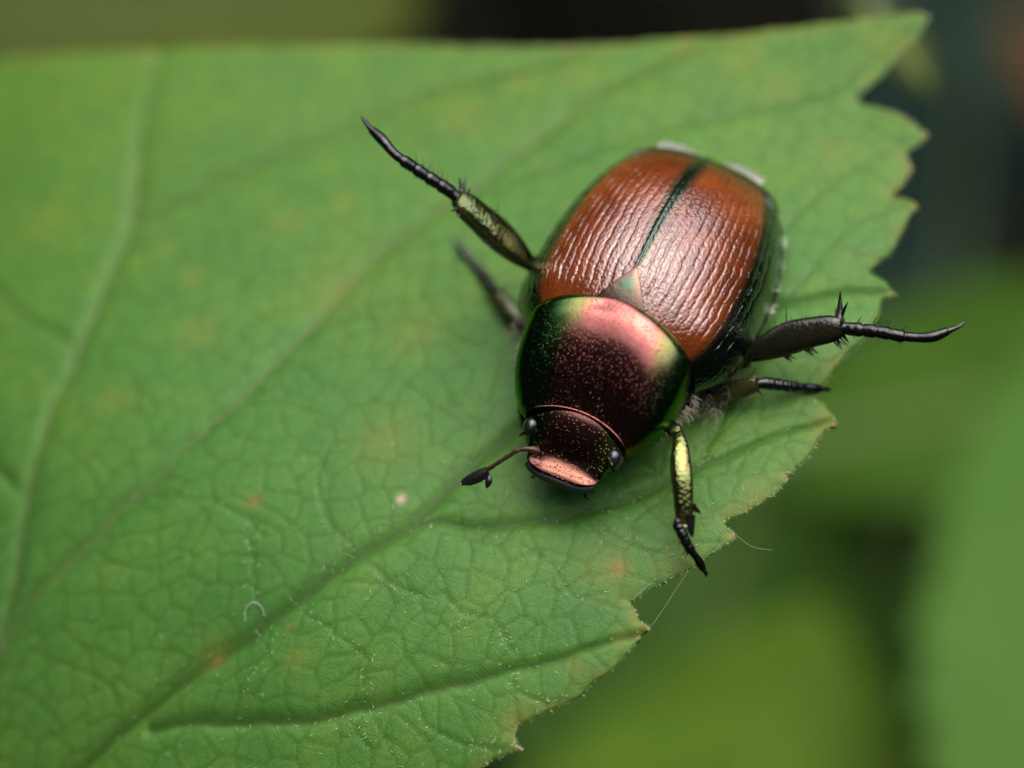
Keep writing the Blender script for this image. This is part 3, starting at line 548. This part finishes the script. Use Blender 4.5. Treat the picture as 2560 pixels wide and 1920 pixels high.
# short pale hair on the flanks of the thorax and the underside
def fringe(name, n, fn, mat, L):
    parts = []
    for _ in range(n):
        p, d = fn(); parts.append(spike(p, np.asarray(d)+np.array([random.gauss(0, .35) for _ in range(3)]), L*random.uniform(.5, 1.2), .0011, m=3, n=3, bend=(.2, 0, -.2)))
    return tag(obj(name, fast_mesh(name, *merge(parts)), mat, beetle), kind='stuff')
def side_pt():
    u = random.random(); sg = random.choice((-1, 1)); x = .22+.24*u; w = float(interp(u, [0, .06, .25, .45, .65, .85, 1], [.240, .247, .252, .242, .218, .180, .150]))
    return (x, sg*(w-.006), .205+random.uniform(-.03, .015)), (.3, sg*1., -.1)
fringe('thorax_hair', 420, side_pt, MAT['brown_hair'], .034)
def chest_pt():
    x = random.uniform(.02, .24); return (x, random.choice((-1, 1))*random.uniform(.26, .33), random.uniform(.10, .17)), (.5, 0, -.1)
fringe('chest_hair', 260, chest_pt, MAT['brown_hair'], .04)
def back_pt():
    u = random.random(); x = .26+.2*u; w = float(interp(u, [0, .25, .45, .65, .85, 1], [.26, .27, .25, .22, .18, .148])); s = random.uniform(-.85, .85)
    z0 = float(interp(x, [.178, .20, .25, .31, .36, .41, .462], [.445, .446, .438, .412, .378, .330, .280])); zz = .2+(z0-.2)*(1-abs(s)**2.2)**.62
    return (x, s*w, zz-.003), (.5, 0, .5)
fringe('pronotum_hair', 110, back_pt, MAT['brown_hair'], .007)

# ------------------------------------------------------------------ threads and loose hairs on the leaf
def CZ(x, y): return float(leaf_z(x, y)[0])+.002
def thread(name, pts, r, label, cat, mat):
    P, t = catmull(pts, 30); o = obj(name, fast_mesh(name, *loft_rings(tube(P, r, r, (.3, .2, 1), 5))), mat); return tag(o, label, cat)
thread('silk_thread', [(-.003, -.915, -.036), (.03, -.87, -.022), (.065, -.82, -.004), (.10, -.772, .012)], .00045, 'fine silk thread strung from an orange leaf tooth up to the margin', 'thread', MAT['silk'])
thread('silk_thread', [(-.057, -.844, -.024), (-.03, -.82, -.018), (.012, -.788, .0)], .0005, 'short faint silk thread across the notch beside the orange tooth', 'thread', MAT['silk'])
thread('loose_hair', [(.232, -.676, .036), (.275, -.712, .034), (.33, -.728, .04)], .00045, 'single pale hair sticking out past a leaf tooth near the front foot', 'hair', MAT['silk'])
thread('curled_hair', [(-1.140, -.786, CZ(-1.140, -.786)), (-1.138, -.760, CZ(-1.138, -.760)+.008), (-1.117, -.745, CZ(-1.117, -.745)+.012), (-1.094, -.757, CZ(-1.094, -.757)+.008), (-1.085, -.778, CZ(-1.085, -.778))], .0017, 'tiny white curled hair lying on the blade beside the vein', 'hair', MAT['silk'])

# ------------------------------------------------------------------ ground and the plants behind
def build_ground():
    n = 120; g = np.linspace(-1, 1, n); g = np.sign(g)*np.abs(g)**3*1500; X, Y = np.meshgrid(g, g, indexing='ij')
    Z = -13+.5*np.sin(X*.9)*np.cos(Y*.7)*np.exp(-(X**2+Y**2)/4000)
    M = Mat('soil'); P = M.coord(); c = M.ramp(M.noise(P, .45, 5), (.35, (.002, .004, .002)), (.5, (.006, .006, .004)), (.7, (.016, .014, .011)))
    M.set(Base_Color=c, Roughness=.95, Specular_IOR_Level=0., Normal=M.bump(M.noise(P, 3, 5), .8, .3))
    tag(obj('ground', fast_mesh('ground', np.stack([X, Y, Z], -1), quads(n, n)), M.m), kind='structure')
build_ground()
def back_leaf(label, loc, L, W, yaw, pitch, roll, mat, teeth=14, cat='leaf', name='background_leaf', group=None):
    root = thing(name, label, cat, loc, (roll, pitch, yaw), group); nu, nv = 112, 25
    u = np.linspace(0, 1, nu)[:, None]; v = np.linspace(-1, 1, nv)[None]
    w = W*.5*np.clip(np.sin(np.pi*u**.78), 0, None)**.72; saw = ((u*teeth) % 1.0); w = w*(1-.10*saw*np.clip((1-u)*8, 0, 1))
    x = L*(u-.5)+.04*L*np.abs(v)*0; y = v*w; z = .10*W*np.abs(v)**1.4*np.sin(np.pi*u)-.22*L*(u-.5)**2+.015*W*np.sin(u*26+np.abs(v)*5)*np.abs(v)
    o = obj('blade', fast_mesh('blade', np.stack([x+0*v, y, z], -1), quads(nu, nv)), mat, root); m = o.modifiers.new('thickness', 'SOLIDIFY'); m.thickness = .02; m.offset = -1
    P, t = catmull([(-.72*L, 0, -.35*L), (-.6*L, 0, -.14*L), (-.5*L, 0, -.055*L), (-.25*L, 0, -.016*L), (0, 0, -.004), (.3*L, 0, -.022*L), (.48*L, 0, -.052*L)], 50)
    obj('midrib', fast_mesh('midrib', *loft_rings(tube(P, .05*(1.1-t), .04*(1.1-t), (0, 1, 0), 8))), MAT['rib'], root); return root
MAT['rib'] = plain('midrib_skin', (.16, .22, .07), .5)
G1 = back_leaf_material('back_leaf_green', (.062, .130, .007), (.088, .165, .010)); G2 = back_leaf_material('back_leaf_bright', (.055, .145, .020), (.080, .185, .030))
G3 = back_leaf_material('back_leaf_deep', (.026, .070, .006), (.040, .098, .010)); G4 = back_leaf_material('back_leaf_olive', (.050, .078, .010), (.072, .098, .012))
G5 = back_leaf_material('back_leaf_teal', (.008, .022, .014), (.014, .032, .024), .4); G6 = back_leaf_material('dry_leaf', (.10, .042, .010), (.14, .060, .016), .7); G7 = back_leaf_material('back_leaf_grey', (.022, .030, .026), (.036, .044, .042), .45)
G8 = back_leaf_material('back_leaf_moss', (.034, .096, .004), (.050, .125, .006))
R_ = math.radians
back_leaf('mid green leaf below the serrated margin, deep behind the orange teeth', (.38, .05, -5.3), 4.2, 2.4, R_(68), R_(-4), R_(6), G1)
back_leaf('bright green leaf low beside the mid green leaf', (2.42, .95, -4.2), 4.4, 2.2, R_(95), R_(5), R_(-12), G2)
back_leaf('yellowish green leaf behind the hind foot of the beetle', (2.55, 3.65, -6.0), 3.2, 1.35, R_(14), R_(4), R_(8), G8)
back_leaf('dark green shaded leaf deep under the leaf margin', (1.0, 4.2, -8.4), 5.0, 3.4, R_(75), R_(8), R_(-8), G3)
back_leaf('olive leaf beyond the far edge of the big leaf', (-2.05, 4.9, -4.2), 2.5, 2.0, R_(8), R_(3), R_(10), G4)
back_leaf('small yellow olive leaf tip just behind the big leaf tip', (1.03, 1.96, -1.05), .40, .20, R_(-60), R_(5), 0, G4, teeth=5)
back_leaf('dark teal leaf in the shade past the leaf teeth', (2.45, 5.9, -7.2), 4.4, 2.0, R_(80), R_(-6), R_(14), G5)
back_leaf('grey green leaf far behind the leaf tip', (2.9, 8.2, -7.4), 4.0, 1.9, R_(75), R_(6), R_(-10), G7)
back_leaf('dry orange brown leaf hanging far behind', (3.0, 6.0, -6.2), 2.0, .9, R_(100), R_(20), R_(20), G6, teeth=6)
def stem(pts, r, label):
    P, t = catmull(pts, 40); o = obj('plant_stem', fast_mesh('plant_stem', *loft_rings(tube(P, r*(1.2-.4*t), r*(1.2-.4*t), (1, 0, 0), 10))), back_leaf_material('stem_skin', (.05, .035, .02), (.09, .06, .035))); return tag(o, label, 'stem')
stem([(2.0, 4.4, -13.2), (2.1, 4.6, -10), (2.5, 5.0, -8), (3.1, 5.6, -6)], .16, 'dark woody stem rising between the shaded leaves')
stem([(-.4, 8.8, -13.2), (-.3, 8.0, -9), (-.2, 7.4, -5), (-.5, 7.2, -2)], .14, 'brown woody stem beyond the far edge of the big leaf')

# ------------------------------------------------------------------ unseen foliage shell, added to block sky and reflect dark in the beetle
def build_shade_foliage():
    n = 15000; V = []; Q = []; k = 0
    while k < n:
        az = random.uniform(0, 2*math.pi); el = math.asin(random.uniform(-.25, 1)); r = random.uniform(32, 60)
        d = np.array((math.sin(az)*math.cos(el), math.cos(az)*math.cos(el), math.sin(el)))
        fwd = d[1]; lim = SHADE_LIMIT(fwd, d)
        if el > lim+random.gauss(0, .06): continue
        p = d*r; a = np.cross(d, RNG.normal(size=3)); a /= np.linalg.norm(a); b = np.cross(d, a)+RNG.normal(size=3)*.35; b /= np.linalg.norm(b)
        L = random.uniform(2.6, 4.6); W = L*.62; o = len(V)
        V += [p-a*L*.5, p-a*L*.1+b*W*.5, p+a*L*.25+b*W*.34, p+a*L*.55, p+a*L*.25-b*W*.34, p-a*L*.1-b*W*.5]
        Q.append(tuple(o+i for i in range(6))); k += 1
    o = obj('added_shade_foliage', fast_mesh('added_shade_foliage', np.array(V), Q, False), plain('added_shade_leaf', (.018, .046, .010), .7))
    tag(o, 'added unseen green foliage shell that darkens the reflections on the beetle', 'foliage', kind='stuff')
def SHADE_LIMIT(fwd, d):
    # shell height shaped for the reflections: low ahead and to one side, tall behind
    t = (d[1]*math.cos(.6)+d[0]*math.sin(.6))/max(math.hypot(d[0], d[1]), 1e-6); k = min(1, max(0, (.35-t)/.6)); return math.radians(26+37*k)
build_shade_foliage()
